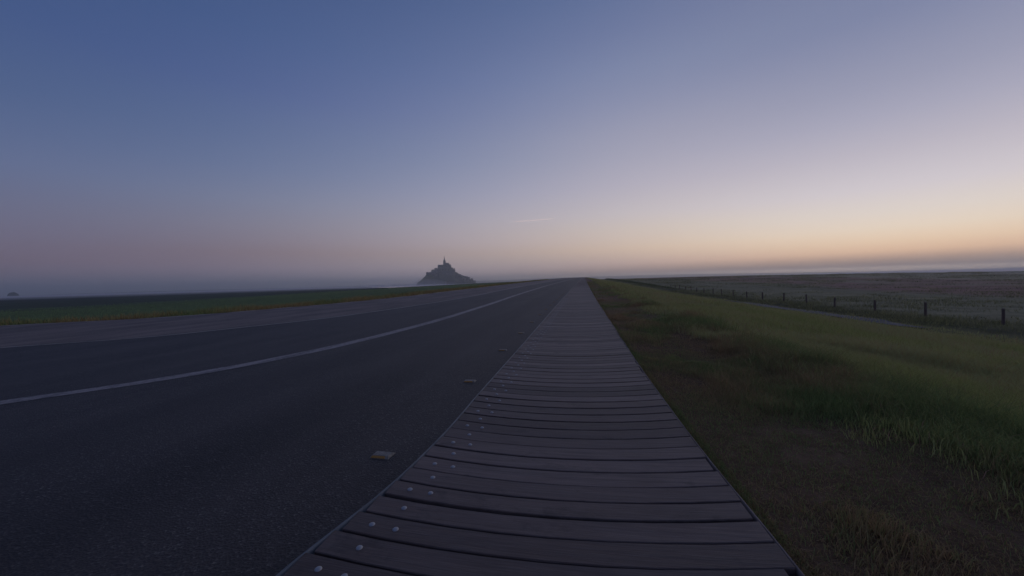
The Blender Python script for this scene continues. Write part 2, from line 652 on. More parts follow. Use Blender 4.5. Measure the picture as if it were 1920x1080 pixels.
def far_z(X, Y):
    """field level (left/right plains) away from the embankment"""
    X = np.asarray(X, float); Y = np.asarray(Y, float)
    left = X < -10
    lat = np.where(left, 1 - sstep(60, 260, -X), 1 - 0.0 * X)
    lat = np.where(left, lat, 1 - sstep(120, 420, X))
    r = np.maximum(0, Y - 75)
    rise = 0.0135 * (np.sqrt(r * r + 200) - math.sqrt(200))
    rise = np.where(rise < 3.2, rise, 3.2 + 1.2 * (1 - np.exp(-(rise - 3.2) / 1.2)))
    rise = rise * (1 - sstep(700, 2500, Y))
    base = np.where(left, -2.0, -2.2)
    bumps = (fbm(X / 9.0, Y / 9.0, 5, 3) - 0.5) * 0.22
    return base + rise * lat + bumps * (1 - sstep(300, 900, np.hypot(X, Y)))


def terrain_right(d, Y):
    X = XR(Y) + d
    zt = zr(Y)
    f = np.clip((d - 1.7) / 15.5, 0, 1)
    s = f ** 1.08
    micro = (fbm(X * 1.3, Y * 1.3, 3, 3) - 0.5) * 0.10 * sstep(0.4, 2.5, d) + (fbm(X * 4, Y * 4, 9, 2) - 0.5) * 0.03 * sstep(0.05, 0.4, d)
    lip = 0.05 * sstep(1.2, 1.7, d) * (1 - sstep(2, 5, d))
    return (zt - 0.05) * (1 - s) + far_z(X, Y) * s + micro + lip


def terrain_left(d, Y):
    X = XE(Y) - d
    zt = zr(Y)
    w = 1.6 + 3.0 * (zt + 2.0)
    s = sstep(0, 1, (d - 1.6) / w) * 0.5 + 0.5 * np.clip((d - 1.6) / w, 0, 1)
    micro = (fbm(X * 1.3, Y * 1.3, 31, 3) - 0.45) * 0.12 * sstep(0.0, 0.8, d)
    return (zt - 0.05) * (1 - s) + far_z(X, Y) * s + micro


YT = np.unique(np.concatenate([-np.geomspace(40, 15800, 15), np.arange(-30, 0, 4.0), np.arange(0, 20, 0.4), np.arange(20, 60, 1.0), np.arange(60, 160, 3.0),
                               np.arange(160, 500, 9), np.geomspace(500, 15800, 48)]))
DR = np.concatenate([[-0.25, 0.005], np.arange(0.15, 3, 0.17), np.arange(3, 20, 0.5), np.arange(20, 60, 1.8), np.geomspace(60, 15700, 78)])
DL = np.concatenate([[-0.6, 0.01], np.arange(0.2, 3, 0.25), np.arange(3, 16, 0.8), np.arange(16, 60, 2.5), np.geomspace(60, 15700, 78)])


def zone_right(d, X, Y):
    """vegetation colours, patch by patch, with mist painted into the far pale band"""
    n = fbm(X / 7.0, Y / 16.0, 41, 4) - 0.5
    n2 = fbm(X / 40.0, Y / 140.0, 43, 3) - 0.5
    brown = np.array([0.200, 0.122, 0.072]); olive = np.array([0.16, 0.145, 0.055]); fieldg = np.array([0.25, 0.225, 0.125])
    purple = np.array([0.330, 0.195, 0.145]); grey = np.array([0.37, 0.31, 0.19]); pale = np.array([0.48, 0.40, 0.29]); dark = np.array([0.035, 0.045, 0.025])
    def mix(a, b, k):
        return a + (b - a) * k[..., None]
    dd = d + n * 1.2
    c = mix(np.broadcast_to(brown, d.shape + (3,)), olive, sstep(1.3, 2.3, dd))
    c = mix(c, dark, sstep(20.5, 22, d + n * 2) * (1 - sstep(23, 25, d + n * 3)) * 0.8)
    c = mix(c, fieldg, sstep(24, 27, d + n * 3))
    k = d + n2 * 60 + n * 14
    c = mix(c, purple, sstep(48, 60, k) * (1 - 0.45 * sstep(0.0, 0.12, n)))
    c = mix(c, grey, sstep(84, 108, k))
    c = mix(c, pale, sstep(180, 235, d + n2 * 120))  # far pale band: mist over the marsh put into the ground colour
    c = mix(c, purple, sstep(330, 350, d + n2 * 120) * (1 - sstep(370, 420, d + n2 * 120)) * 0.8)
    c = mix(c, grey, sstep(900, 1300, d + n2 * 500))
    return c


def zone_left(d, X, Y):
    n = fbm(X / 9.0, Y / 20.0, 61, 4) - 0.5
    n2 = fbm(X / 60.0, Y / 160.0, 63, 3) - 0.5
    tan = np.array([0.135, 0.088, 0.042]); green = np.array([0.11, 0.145, 0.05]); dark = np.array([0.066, 0.080, 0.050]); far = np.array([0.06, 0.07, 0.055])
    def mix(a, b, k):
        return a + (b - a) * k[..., None]
    c = mix(np.broadcast_to(tan, d.shape + (3,)), green, sstep(3.5, 7.5, d + n * 2))
    k = d + n2 * 60 + n * 14
    c = mix(c, dark, sstep(88, 104, k))
    c = mix(c, far, sstep(230, 330, k))
    return c


def grid_faces(nr, nc, flip=False):
    i = np.arange(nr - 1)[:, None]; j = np.arange(nc - 1)[None, :]
    a = (i * nc + j).ravel(); b_ = a + 1; c = a + nc + 1; d = a + nc
    return np.stack([a, d, c, b_] if flip else [a, b_, c, d], 1)


# one sheet: left plain - strip under the road - right plain
cols_xyz, cols_col = [], []
Yg = YT
for d in DL[::-1]:
    dd = np.full_like(Yg, d)
    X = XE(Yg) - d
    Z = terrain_left(np.maximum(dd, 0), Yg) if d > 0 else zr(Yg) - 0.22
    cols_xyz.append(np.stack([X, Yg, Z], 1)); cols_col.append(zone_left(np.maximum(dd, 0), X, Yg))
for d in DR:
    dd = np.full_like(Yg, d)
    X = XR(Yg) + d
    Z = terrain_right(np.maximum(dd, 0), Yg) if d > 0 else zr(Yg) - 0.22
    cols_xyz.append(np.stack([X, Yg, Z], 1)); cols_col.append(zone_right(np.maximum(dd, 0), X, Yg))
V = np.stack(cols_xyz, 1)
C = np.stack(cols_col, 1)
nr, nc = V.shape[:2]
ground = bpy.data.objects.new('ground', mesh_np('ground', V.reshape(-1, 3), grid_faces(nr, nc), [M_ground], True, C.reshape(-1, 3)))
link(ground)
tag(ground, 'flat salt marsh plains and grassy causeway banks', kind='structure')


# ------------------------------------------------------------------ road surfaces
def strip(name, fa, fb, mat, dz, ncross=2, ys=YS, kind='structure', parent=None, jitter=0.0):
    ys = np.asarray(ys, float)
    A, B = fa(ys), fb(ys)
    pts = []
    for k in range(ncross):
        s = k / (ncross - 1)
        x = A * (1 - s) + B * s
        if jitter and k in (0, ncross - 1):
            x = x + (fbm(ys * 2.1, ys * 0 + k * 5, 77, 3) - 0.5) * jitter
        pts.append(np.stack([x, ys, zr(ys) + dz], 1))
    Vv = np.stack(pts, 1)
    o = bpy.data.objects.new(name, mesh_np(name, Vv.reshape(-1, 3), grid_faces(len(ys), ncross), [mat], True))
    link(o, parent)
    if kind:
        o['kind'] = kind
    return o


road = strip('road', XD, lambda y: XL(y) - 0.004, M_asphalt, -0.030, 6)
tag(road, 'dark asphalt carriageway running to the horizon')
pave = strip('side_lane', XE, lambda y: XD(y), M_pale_asphalt, -0.0301, 4, jitter=0.0)
tag(pave, 'paler paved lane along the far side of the road')

# markings
strip('centre_line', lambda y: XC(y) - 0.16, lambda y: XC(y) + 0.16, M_white_line, -0.026, 2, jitter=0.05)
strip('lane_joint_line', lambda y: XD(y) - 0.06, lambda y: XD(y) + 0.13, M_joint_line, -0.0255, 2, jitter=0.03)
strip('joint_dark_edge', lambda y: XD(y) - 0.17, lambda y: XD(y) - 0.07, M_soil, -0.0258, 2, ys=np.arange(7, 34, 0.5), jitter=0.09)  # flat dark strip forming the edge of the lane joint
# broken chalky line on the far edge
segs = []
y = 9.0
while y < 160:
    L_ = random.uniform(0.8, 2.6) * (1 + y / 40)
    segs.append((y, y + L_))
    y += L_ + random.uniform(0.15, 1.2) * (1 + y / 60)
vs, fs = [], []
for a, b_ in segs:
    yy = np.linspace(a, b_, 6)
    wv = 0.17 * np.array([0.25, 0.9, 1.1, 0.9, 1.0, 0.2]) * random.uniform(0.6, 1.3)
    off = (fbm(yy * 1.1, yy * 0, 5, 2) - 0.5) * 0.2
    base = len(vs)
    for q, w, o_ in zip(yy, wv, off):
        x = float(XE(q)) + 0.16 + o_
        z = float(zr(q)) - 0.0255
        vs += [(x - w, q, z), (x + w, q, z)]
    for k in range(5):
        i = base + 2 * k
        fs.append((i, i + 1, i + 3, i + 2))
ed = link(bpy.data.objects.new('road_edge_line', mesh_py('road_edge_line', vs, fs, [M_verge_line])))
tag(ed, 'broken chalky white line where paving meets the verge', kind='structure')

# gravel path at the foot of the right bank
m, t, b = new_mat('grey_gravel')
_n = noise(t, position(t), 3.0, 6, 0.7)
t.links.new(mixc(t, maprange(t, _n, 0.3, 0.7), (0.08, 0.075, 0.07, 1), (0.15, 0.14, 0.135, 1)), b.inputs['Base Color'])
b.inputs['Roughness'].default_value = 0.8
M_gravel = m
ys = np.arange(26.5, 60, 0.5)
pts = []
for k, xo in enumerate((-0.75, -0.3, 0.3, 0.75)):
    x = 19.9 + xo * (0.15 + 0.85 * np.minimum(sstep(26.4, 32, ys), 1 - sstep(48, 60, ys))) + (fbm(ys / 6, ys * 0 + k, 91, 2) - 0.5) * (0.8 if k in (0, 3) else 0.2)
    pts.append(np.stack([x, ys, terrain_right(x - XR(ys), ys) + 0.05], 1))
Vv = np.stack(pts, 1)
o = link(bpy.data.objects.new('footpath', mesh_np('footpath', Vv.reshape(-1, 3), grid_faces(len(ys), 4), [M_gravel], True)))
tag(o, 'narrow grey track at the foot of the grassy bank', kind='structure')

# ------------------------------------------------------------------ boardwalk
ys = YS[YS <= 450]
bed_pts = []
for xf, dz in ((lambda q: XL(q) + 0.0, -0.055), (lambda q: XR(q) - 0.0, -0.055)):
    bed_pts.append(np.stack([xf(ys), ys, zr(ys) - 0.115], 1))
Vv = np.stack(bed_pts, 1)
boardwalk = link(bpy.data.objects.new('boardwalk', mesh_np('boardwalk', Vv.reshape(-1, 3), grid_faces(len(ys), 2), [M_soil])))
tag(boardwalk, 'long wooden boardwalk of grey cross planks beside the road', kind='structure')

PLANK_P = 0.1846
NS = 8


def plank_geo(seed, gap, thick=0.055):
    r = random.Random(seed)
    hw = (PLANK_P - gap) / 2
    c = 0.004
    prof = [(-hw, -thick), (-hw, -c), (-hw + c, 0), (hw - c, 0), (hw, -c), (hw, -thick)]
    vs = []
    w1, w2 = r.uniform(-0.0025, 0.0025), r.uniform(-0.0025, 0.0025)
    for i in range(NS + 1):
        s = i / NS - 0.5
        sag = -0.032 * (1 - (2 * s) ** 2) + 0.028 * 0.0
        bow = -0.058 * (1 - (2 * s) ** 2)
        wob = w1 * math.sin(5 * s + seed) + w2 * math.sin(11 * s)
        for (yy, zz) in prof:
            vs.append((s, yy + bow + wob * (1 if yy > 0 else -1), zz + sag))
    k = len(prof)
    fs = []
    for i in range(NS):
        for j in range(k):
            a = i * k + j; b_ = i * k + (j + 1) % k
            fs.append((a, a + k, b_ + k, b_))
    fs.append(tuple(range(k)))
    fs.append(tuple(NS * k + j for j in range(k - 1, -1, -1)))
    return vs, fs


variants = []
for i, gap in enumerate((0.010, 0.013, 0.016, 0.020, 0.012, 0.017, 0.023, 0.009)):
    v_, f_ = plank_geo(i, gap)
    variants.append(mesh_py('plank', v_, f_, [M_plank]))

stud_mb = MB()
rings = [(0.0165, 0.0), (0.0155, 0.0035), (0.0115, 0.0065), (0.0055, 0.0082)]
n = 10
vs = [(r * math.cos(2 * math.pi * k / n), r * math.sin(2 * math.pi * k / n), z) for r, z in rings for k in range(n)] + [(0, 0, 0.0086)]
fs = [(i * n + k, i * n + (k + 1) % n, (i + 1) * n + (k + 1) % n, (i + 1) * n + k) for i in range(3) for k in range(n)]
fs += [(3 * n + k, 3 * n + (k + 1) % n, 4 * n) for k in range(n)]
stud_me = mesh_py('stud', vs, fs, [M_steel], True)

SEAM0 = 1.62 + 0.058
K0 = -16
_pp = [0.163 + 0.024 * float(sstep(-2, 11, k)) for k in range(K0, K0 + 300)]
_seam = np.concatenate([[0.0], np.cumsum(_pp)])
_seam += SEAM0 + 0.395 - _seam[2 - K0]          # third seam where the photograph shows it
for k in range(K0, K0 + 300):
    yc = float(_seam[k - K0] + _seam[k - K0 + 1]) / 2
    xl, xr = float(XL(yc)), float(XR(yc))
    ri = random.choice((0.0, 0.0, 0.0, 0.006, 0.014)) if k % 3 else 0.0
    xl2 = xl + 0.008
    xr2 = xr - 0.005 - ri - (0.05 if random.random() < 0.03 else 0)
    zc = float(zr(yc))
    o = bpy.data.objects.new('plank', variants[random.randrange(8)])
    link(o, boardwalk)
    o.location = ((xl2 + xr2) / 2, yc + random.uniform(-0.0035, 0.0035), zc + random.uniform(-0.0022, 0.0022))
    o.scale = (xr2 - xl2, _pp[k - K0] / PLANK_P, 1)
    rx = random.uniform(-0.012, 0.012) + float(zr(yc + 0.5) - zr(yc - 0.5))
    rz = 0.024 + random.uniform(-0.0028, 0.0028)
    # rotation with non-uniform scale: shear-free because scale is applied first
    o.rotation_euler = (rx, random.uniform(-0.0015, 0.0015), rz)
    if yc < 24 and yc > 0.5:
        Ls = xr2 - xl2
        offs = (0.125, 0.265) if k % 2 == 0 else (0.195,)
        for of in offs:
            s = of / Ls - 0.5 + random.uniform(-0.002, 0.002)
            sd = bpy.data.objects.new('stud', stud_me)
            COL.objects.link(sd)
            sd.parent = o
            sd.location = (s, -0.058 * (1 - (2 * s) ** 2) + random.uniform(-0.006, 0.006), -0.032 * (1 - (2 * s) ** 2) - 0.0003)
            sd.scale = (1 / Ls, PLANK_P / _pp[k - K0], 1)

# the planks beyond the 300 nearest: real planks, one joined part
y0 = float(_seam[-1])
nfar = int((430 - y0) / PLANK_P)
yc = y0 + PLANK_P * (np.arange(nfar) + 0.5)
xl, xr, zc = XL(yc) + 0.008, XR(yc) - 0.012, zr(yc)
hw = (PLANK_P - np.interp(yc, [50, 90, 200], [0.012, 0.006, 0.002])) / 2
st = np.linspace(-0.5, 0.5, 5)
W = []
tone = rng.random(nfar)
for s in st:
    x = (xl + xr) / 2 + s * (xr - xl)
    bow = -0.058 * (1 - (2 * s) ** 2) + 0.024 * s * (xr - xl)
    sg = -0.032 * (1 - (2 * s) ** 2)
    for (a, zz) in ((-hw, -0.05), (-hw, 0.0), (hw, 0.0), (hw, -0.05)):
        W.append(np.stack([x, yc + bow + a, zr(yc + bow + a) + sg * np.interp(yc, [60, 160], [1, 0.15]) + zz + (tone - 0.5) * np.interp(yc, [60, 120], [0.004, 0])], 1))
Vp = np.stack(W, 1)          # nfar, 20, 3
tri = []
for i in range(4):
    for j in range(3):
        a = i * 4 + j
        tri.append((a, a + 4, a + 5, a + 1))
tri = np.array(tri)
F = (tri[None] + (np.arange(nfar) * 20)[:, None, None]).reshape(-1, 4)
cc = np.repeat(tone, 20)
fp = link(bpy.data.objects.new('far_planks', mesh_np('far_planks', Vp.reshape(-1, 3), F, [M_plank_far], False, np.stack([cc, cc, cc], 1))), boardwalk)
fp['kind'] = 'stuff'


def edge_profile(name, xf, w0, w1, z0, z1, mat, wob=0.0):
    yy = np.unique(np.concatenate([np.arange(-2, 16, 0.25), np.arange(16, 60, 1.0), np.arange(60, 430, 8.0)]))
    x = xf(yy) + (fbm(yy * 1.7, yy * 0, 8, 2) - 0.5) * wob
    z = zr(yy)
    W = [np.stack([x + a, yy, z + b_], 1) for a, b_ in ((w0, z0), (w0, z1), (w1, z1), (w1, z0))]
    Vv = np.stack(W, 1)
    return link(bpy.data.objects.new(name, mesh_np(name, Vv.reshape(-1, 3), grid_faces(len(yy), 4), [mat])), boardwalk)


edge_profile('edge_strip', XL, -0.0085, 0.001, -0.06, 0.003, M_edge)
edge_profile('edge_board', XR, 0.001, 0.012, -0.08, -0.004, M_edge_r, 0.006)


# ------------------------------------------------------------------ reflective road markers
def marker_meshes():
    mb = MB()
    w, l, h, bx, by = 0.078, 0.056, 0.018, 0.012, 0.022
    c = 0.003
    lv = [(-w, -l, 0), (w, -l, 0), (w, l, 0), (-w, l, 0),
          (-w, -l, c), (w, -l, c), (w, l, c), (-w, l, c),
          (-w + bx, -l + by, h - 0.002), (w - bx, -l + by, h - 0.002), (w - bx, l - by, h - 0.002), (-w + bx, l - by, h - 0.002),
          (-w + bx + c, -l + by + c, h), (w - bx - c, -l + by + c, h), (w - bx - c, l - by - c, h), (-w + bx + c, l - by - c, h)]
    fs = []
    for r in range(3):
        for k in range(4):
            a, b_ = r * 4 + k, r * 4 + (k + 1) % 4
            fs.append((a, b_, b_ + 4, a + 4))
    fs.append((12, 13, 14, 15))
    mb.add(lv, fs)
    body = mb.mesh('marker_body', M_marker)
    rb = MB()
    # slab lying 2 mm proud of the sloping front face
    def pt(u, v, o_):
        yb, yt, zb, zt = -l, -l + by, c, h - 0.002
        nx, nz = -(zt - zb), (yt - yb)
        ln = math.hypot(nx, nz)
        return (u, yb + (yt - yb) * v + nx / ln * o_, zb + (zt - zb) * v + nz / ln * o_)
    q = [(-w + 0.012, 0.10), (w - 0.030, 0.10), (w - 0.034, 0.90), (-w + 0.018, 0.90)]
    vs = [pt(u, v, 0.0005) for u, v in q] + [pt(u * 0.985, 0.5 + (v - 0.5) * 0.9, 0.003) for u, v in q]
    rb.add(vs, [(4, 5, 6, 7), (0, 1, 5, 4), (1, 2, 6, 5), (2, 3, 7, 6), (3, 0, 4, 7)])
    return body, rb.mesh('reflector', M_amber)


mk_body, mk_ref = marker_meshes()
ordn = ['nearest', 'second nearest', 'third nearest', 'fourth nearest', 'fifth nearest', 'sixth nearest', 'seventh nearest', 'eighth nearest', 'ninth nearest',
        'tenth nearest', 'eleventh nearest', 'twelfth nearest', 'thirteenth nearest', 'fourteenth nearest']
mk_pos = [(-1.52, 2.58), (-1.49, 4.70), (-1.53, 6.92), (-1.55, 9.18), (-1.59, 11.5), (-1.60, 13.8)] + [(-1.60, 13.8 + 2.3 * i) for i in range(1, 9)]
for i, (x, y) in enumerate(mk_pos):
    mt = empty('road_marker', (x, y, float(zr(y)) - 0.030), random.uniform(-0.04, 0.04))
    tag(mt, ('nearest of the raised white road markers with amber reflector beside the boardwalk' if i == 0 else
             '%s raised white road marker with amber reflector beside the boardwalk edge' % ordn[i]), 'road marker', 'raised road markers along the boardwalk edge')
    link(bpy.data.objects.new('marker_body', mk_body), mt)
    link(bpy.data.objects.new('reflector', mk_ref), mt)

# ------------------------------------------------------------------ fence posts
post_meshes = []
for s in range(5):
    r = random.Random(s + 40)
    n = 9
    rings = [(-0.35, 0.082), (0.0, 0.084), (0.35, 0.080), (0.7, 0.079), (1.0, 0.077), (1.035, 0.066)]
    vs = []
    ecc = [r.uniform(0.9, 1.1) for _ in range(n)]
    for z, rad in rings:
        for k in range(n):
            a = 2 * math.pi * k / n
            q = rad * ecc[k] * r.uniform(0.96, 1.04)
            zz = z + (0.02 * math.cos(a + s) if z > 0.9 else 0)
            vs.append((q * math.cos(a) + 0.012 * math.sin(z * 3 + s), q * math.sin(a), zz))
    fs = [(i * n + k, i * n + (k + 1) % n, (i + 1) * n + (k + 1) % n, (i + 1) * n + k) for i in range(len(rings) - 1) for k in range(n)]
    fs.append(tuple((len(rings) - 1) * n + k for k in range(n)))
    post_meshes.append(mesh_py('fence_post', vs, fs, [M_post], False))
names = ['first', 'second', 'third', 'fourth', 'fifth', 'sixth', 'seventh', 'eighth', 'ninth', 'tenth', 'eleventh', 'twelfth', 'thirteenth', 'fourteenth',
         'fifteenth', 'sixteenth', 'seventeenth', 'eighteenth', 'nineteenth', 'twentieth']
py = [28.7, 34.1, 39.2, 44.6, 49.8, 54.9, 60.4, 66.0, 71.7, 76.8, 81.9, 87.3, 92.5, 98.0, 103.2, 108.5, 114, 119.3]
for i, y in enumerate(py):
    o = link(bpy.data.objects.new('fence_post', post_meshes[i % 5]))
    x = 25.5 + random.uniform(-0.12, 0.12)
    z = float(terrain_right(np.array(x - float(XR(y))), np.array(y)))
    o.location = (x, y, z)
    o.rotation_euler = (random.uniform(-0.03, 0.03), random.uniform(-0.02, 0.06), random.uniform(0, 6))
    o.scale = (1, 1, random.uniform(0.94, 1.06))
    tag(o, ('round wooden fence post standing in the marsh, rightmost and nearest of the row' if i == 0 else
            'round wooden fence post in the marsh, %s from the right of the row' % names[i]), 'fence post', 'fence posts across the marsh')


# ------------------------------------------------------------------ grass
def blades(name, X, Y, Z, H, Wd, colors, lean=0.35, segs=2, mat=None, boost=3.8):
    n = len(X)
    az = rng.random(n) * 2 * math.pi
    face = rng.random(n) * math.pi
    ln = H * lean * (0.3 + rng.random(n))
    dx, dy = np.cos(az) * ln, np.sin(az) * ln
    wx, wy = np.cos(face) * Wd / 2, np.sin(face) * Wd / 2
    P0 = np.stack([X, Y, Z], 1)
    if segs == 2:
        mid = P0 + np.stack([dx * 0.35, dy * 0.35, H * 0.6], 1)
        tip = P0 + np.stack([dx, dy, H * (1 - lean * 0.25)], 1)
        w = np.stack([wx, wy, wx * 0], 1)
        Vv = np.stack([P0 - w, P0 + w, mid + w * 0.7, mid - w * 0.7, tip], 1)
        f = np.array([(0, 1, 2), (0, 2, 3), (3, 2, 4)])
        nv = 5
    else:
        tip = P0 + np.stack([dx, dy, H], 1)
        w = np.stack([wx, wy, wx * 0], 1)
        Vv = np.stack([P0 - w, P0 + w, tip], 1)
        f = np.array([(0, 1, 2)])
        nv = 3
    F = (f[None] + (np.arange(n) * nv)[:, None, None]).reshape(-1, 3)
    Cc = np.repeat(np.clip(colors * boost * np.array([1.06, 0.98, 0.86]), 0, 0.5), nv, 0)
    o = link(bpy.data.objects.new(name, mesh_np(name, Vv.reshape(-1, 3), F, [mat or M_grass], False, Cc)))
    return o


def sector(n, y0, y1, d0, d1, side=1, power=1.0):
    Y = y0 + (y1 - y0) * rng.random(n) ** power
    d = d0 + (d1 - d0) * rng.random(n)
    return d, Y


def col_mix(n, a, b_, k, var=0.25):
    a, b_ = np.array(a), np.array(b_)
    c = a[None] + (b_ - a)[None] * np.clip(k, 0, 1)[:, None]
    return c * (1 + (rng.random((n, 1)) - 0.5) * 2 * var)


# short worn verge beside the boards
def verge(n, y0, y1, h0, h1, w):
    d, Y = sector(n, y0, y1, 0.014, 2.6)
    near = rng.random(n) < 0.10
    d = np.where(near, 0.014 + 0.10 * rng.random(n), d)
    X = XR(Y) + d
    pat = fbm(X * 1.1, Y * 0.7, 121, 3)
    keep = (rng.random(n) < 0.6 + 0.6 * sstep(0.36, 0.62, pat)) | (d > 1.7) | (d < 0.1)
    d, Y, X, pat = d[keep], Y[keep], X[keep], pat[keep]
    n = len(d)
    Z = terrain_right(d, Y)
    H = (h0 + (h1 - h0) * rng.random(n) ** 1.5) * (0.45 + 1.5 * sstep(0.42, 0.68, pat)) * (0.7 + 0.8 * fbm(X * 7, Y * 7, 127, 2)) * (1 + 1.5 * sstep(1.3, 2.4, d))
    dry = fbm(X * 0.9 + 7, Y * 0.6, 131, 3) + (rng.random(n) - 0.5) * 0.35
    col = col_mix(n, (0.105, 0.075, 0.045), (0.065, 0.085, 0.035), (dry - 0.36) * 3.2)
    return d, X, Y, Z, H, np.full(n, w), col


parts_ = [verge(150000, 0.9, 7, 0.012, 0.075, 0.0045), verge(80000, 7, 22, 0.02, 0.08, 0.008), verge(26000, 22, 90, 0.03, 0.10, 0.018)]
X, Y, Z, H, Wd, col = (np.concatenate([p[i] for p in parts_]) for i in (1, 2, 3, 4, 5, 6))
o = blades('verge_grass', X, Y, Z, H, Wd, col, 0.7, 2)
tag(o, 'short worn brown and green grass beside the boardwalk', 'grass', kind='stuff')


# dead stalks lying flat on the worn strip
n = 70000
Y = 0.9 + 9 * rng.random(n) ** 1.3
d = 0.02 + 2.6 * rng.random(n)
X = XR(Y) + d
o = blades('dead_straw', X, Y, terrain_right(d, Y) + 0.004, 0.006 + 0.012 * rng.random(n), 0.0035 + 0.0005 * Y, col_mix(n, (0.055, 0.036, 0.024), (0.11, 0.082, 0.05), rng.random(n)), 5.0, 1)
tag(o, 'dead brown stalks lying on the worn verge', 'straw', kind='stuff')


def slope(n, y0, y1, d0, d1, hs, w, power=1.0):
    d, Y = sector(n, y0, y1, d0, d1, power=power)
    X = XR(Y) + d
    pat = fbm(X * 0.5, Y * 0.35, 151, 4)
    edge = d - 1.5 - (fbm(Y * 0.9, Y * 0, 161, 3) - 0.5) * 1.3 - (pat - 0.5) * 0.8
    keep = rng.random(n) < sstep(0.0, 0.5, edge)
    d, Y, X, pat, edge = d[keep], Y[keep], X[keep], pat[keep], edge[keep]
    n = len(d)
    Z = terrain_right(d, Y)
    H = hs * (0.4 + 0.8 * rng.random(n)) * (0.75 + 0.6 * sstep(0.3, 0.7, pat)) * (0.55 + 0.45 * sstep(0, 1.6, edge))
    H = H * (1 - 0.45 * sstep(14, 19, d))
    dry = fbm(X * 0.35 + 3, Y * 0.25, 171, 3) + (rng.random(n) - 0.5) * 0.3
    col = col_mix(n, (0.150, 0.122, 0.062), (0.106, 0.116, 0.046), (dry - 0.30) * 2.8, 0.3)
    red = rng.random(n) < 0.03
    col[red] = np.array([0.15, 0.075, 0.06])
    return X, Y, Z, H, np.full(n, w), col


parts_ = [slope(150000, 1.0, 9, 1.2, 8, 0.24, 0.0055), slope(150000, 5, 24, 1.2, 19.5, 0.27, 0.011), slope(90000, 20, 62, 1.3, 20, 0.30, 0.024),
          slope(60000, 60, 240, 1.3, 20, 0.36, 0.07, 1.4)]
X, Y, Z, H, Wd, col = (np.concatenate([p[i] for p in parts_]) for i in range(6))
# keep the gravel track clear
clear = ~((X > 19.1) & (X < 20.7) & (rng.random(len(X)) < 0.75))
o = blades('tall_grass', X[clear], Y[clear], Z[clear], H[clear], Wd[clear], col[clear], 0.55, 2)
tag(o, 'long olive green grass covering the bank right of the path', 'grass', kind='stuff')

# marsh vegetation beyond the track (clumps)
nc_ = 5200
cy = 18 + 330 * rng.random(nc_) ** 1.5
cx = 21.3 + rng.random(nc_) ** 1.6 * (20 + 0.9 * cy)
pat = fbm(cx / 6, cy / 12, 201, 3)
k_ = rng.random(nc_) < sstep(0.42, 0.62, pat) + 0.08
cx, cy = cx[k_], cy[k_]
nb = 34
bx = np.repeat(cx, nb); by = np.repeat(cy, nb)
sz = np.repeat(0.16 + 0.4 * rng.random(len(cx)), nb) * (1 + by / 90)
bx = bx + rng.normal(0, 1, len(bx)) * sz * 1.6
by = by + rng.normal(0, 1, len(by)) * sz * 1.6
bz = terrain_right(bx - XR(by), by)
tone_c = np.repeat(rng.random(len(cx)), nb)
colc = col_mix(len(bx), (0.032, 0.036, 0.020), (0.095, 0.095, 0.050), tone_c)
o = blades('marsh_clumps', bx, by, bz, (0.10 + 0.16 * rng.random(len(bx))) * (1 + by / 200), 0.02 + by * 0.00035, colc, 0.6, 1)
tag(o, 'low tufts of marsh plants around the fence posts', 'marsh plants', kind='stuff')

# dark rushes that follow the far part of the fence line
n = 26000
Y = 95 + 340 * rng.random(n) ** 0.9
X = 25.4 + rng.normal(0, 0.7, n)
Z = terrain_right(X - XR(Y), Y)
o = blades('rush_hedge', X, Y, Z, (0.3 + 0.6 * rng.random(n)) * sstep(80, 240, Y), np.full(n, 0.12), col_mix(n, (0.025, 0.032, 0.02), (0.05, 0.06, 0.035), rng.random(n)), 0.3, 1)
tag(o, 'dark line of rushes continuing the fence into the distance', 'rushes', kind='stuff')

# dry grass on the far (left) verge
n = 90000
Y = 6 + 190 * rng.random(n) ** 1.7
d = rng.random(n) ** 1.2 * 6.5 - 0.12
X = XE(Y) - d
Z = terrain_left(np.maximum(d, 0), Y)
kk = fbm(X / 1.6, Y / 3.0, 221, 3) + (rng.random(n) - 0.5) * 0.3 + 0.25 * sstep(2.2, 5.0, d)
H = (0.12 + 0.28 * rng.random(n)) * (0.5 + fbm(X / 1.2, Y / 1.8, 223, 2)) * (0.5 + 0.5 * sstep(0, 0.7, d))
o = blades('dry_verge_grass', X, Y, Z, H, 0.015 + Y * 0.0005, col_mix(n, (0.12, 0.082, 0.040), (0.065, 0.085, 0.035), (kk - 0.42) * 3.0, 0.5), 0.5, 1)
tag(o, 'tan dry grass along the far side of the road', 'grass', kind='stuff')

n = 60000
Y = 8 + 260 * rng.random(n) ** 1.3
d = 6 + rng.random(n) * 110
X = XE(Y) - d
Z = terrain_left(d, Y)
o = blades('meadow_grass', X, Y, Z, 0.12 + 0.22 * rng.random(n), 0.05 + 0 * Y, col_mix(n, (0.055, 0.085, 0.038), (0.075, 0.11, 0.05), fbm(X / 6, Y / 9, 231, 3) * 2 - 0.5), 0.5, 1)
tag(o, 'green meadow grass on the plain left of the road', 'grass', kind='stuff')

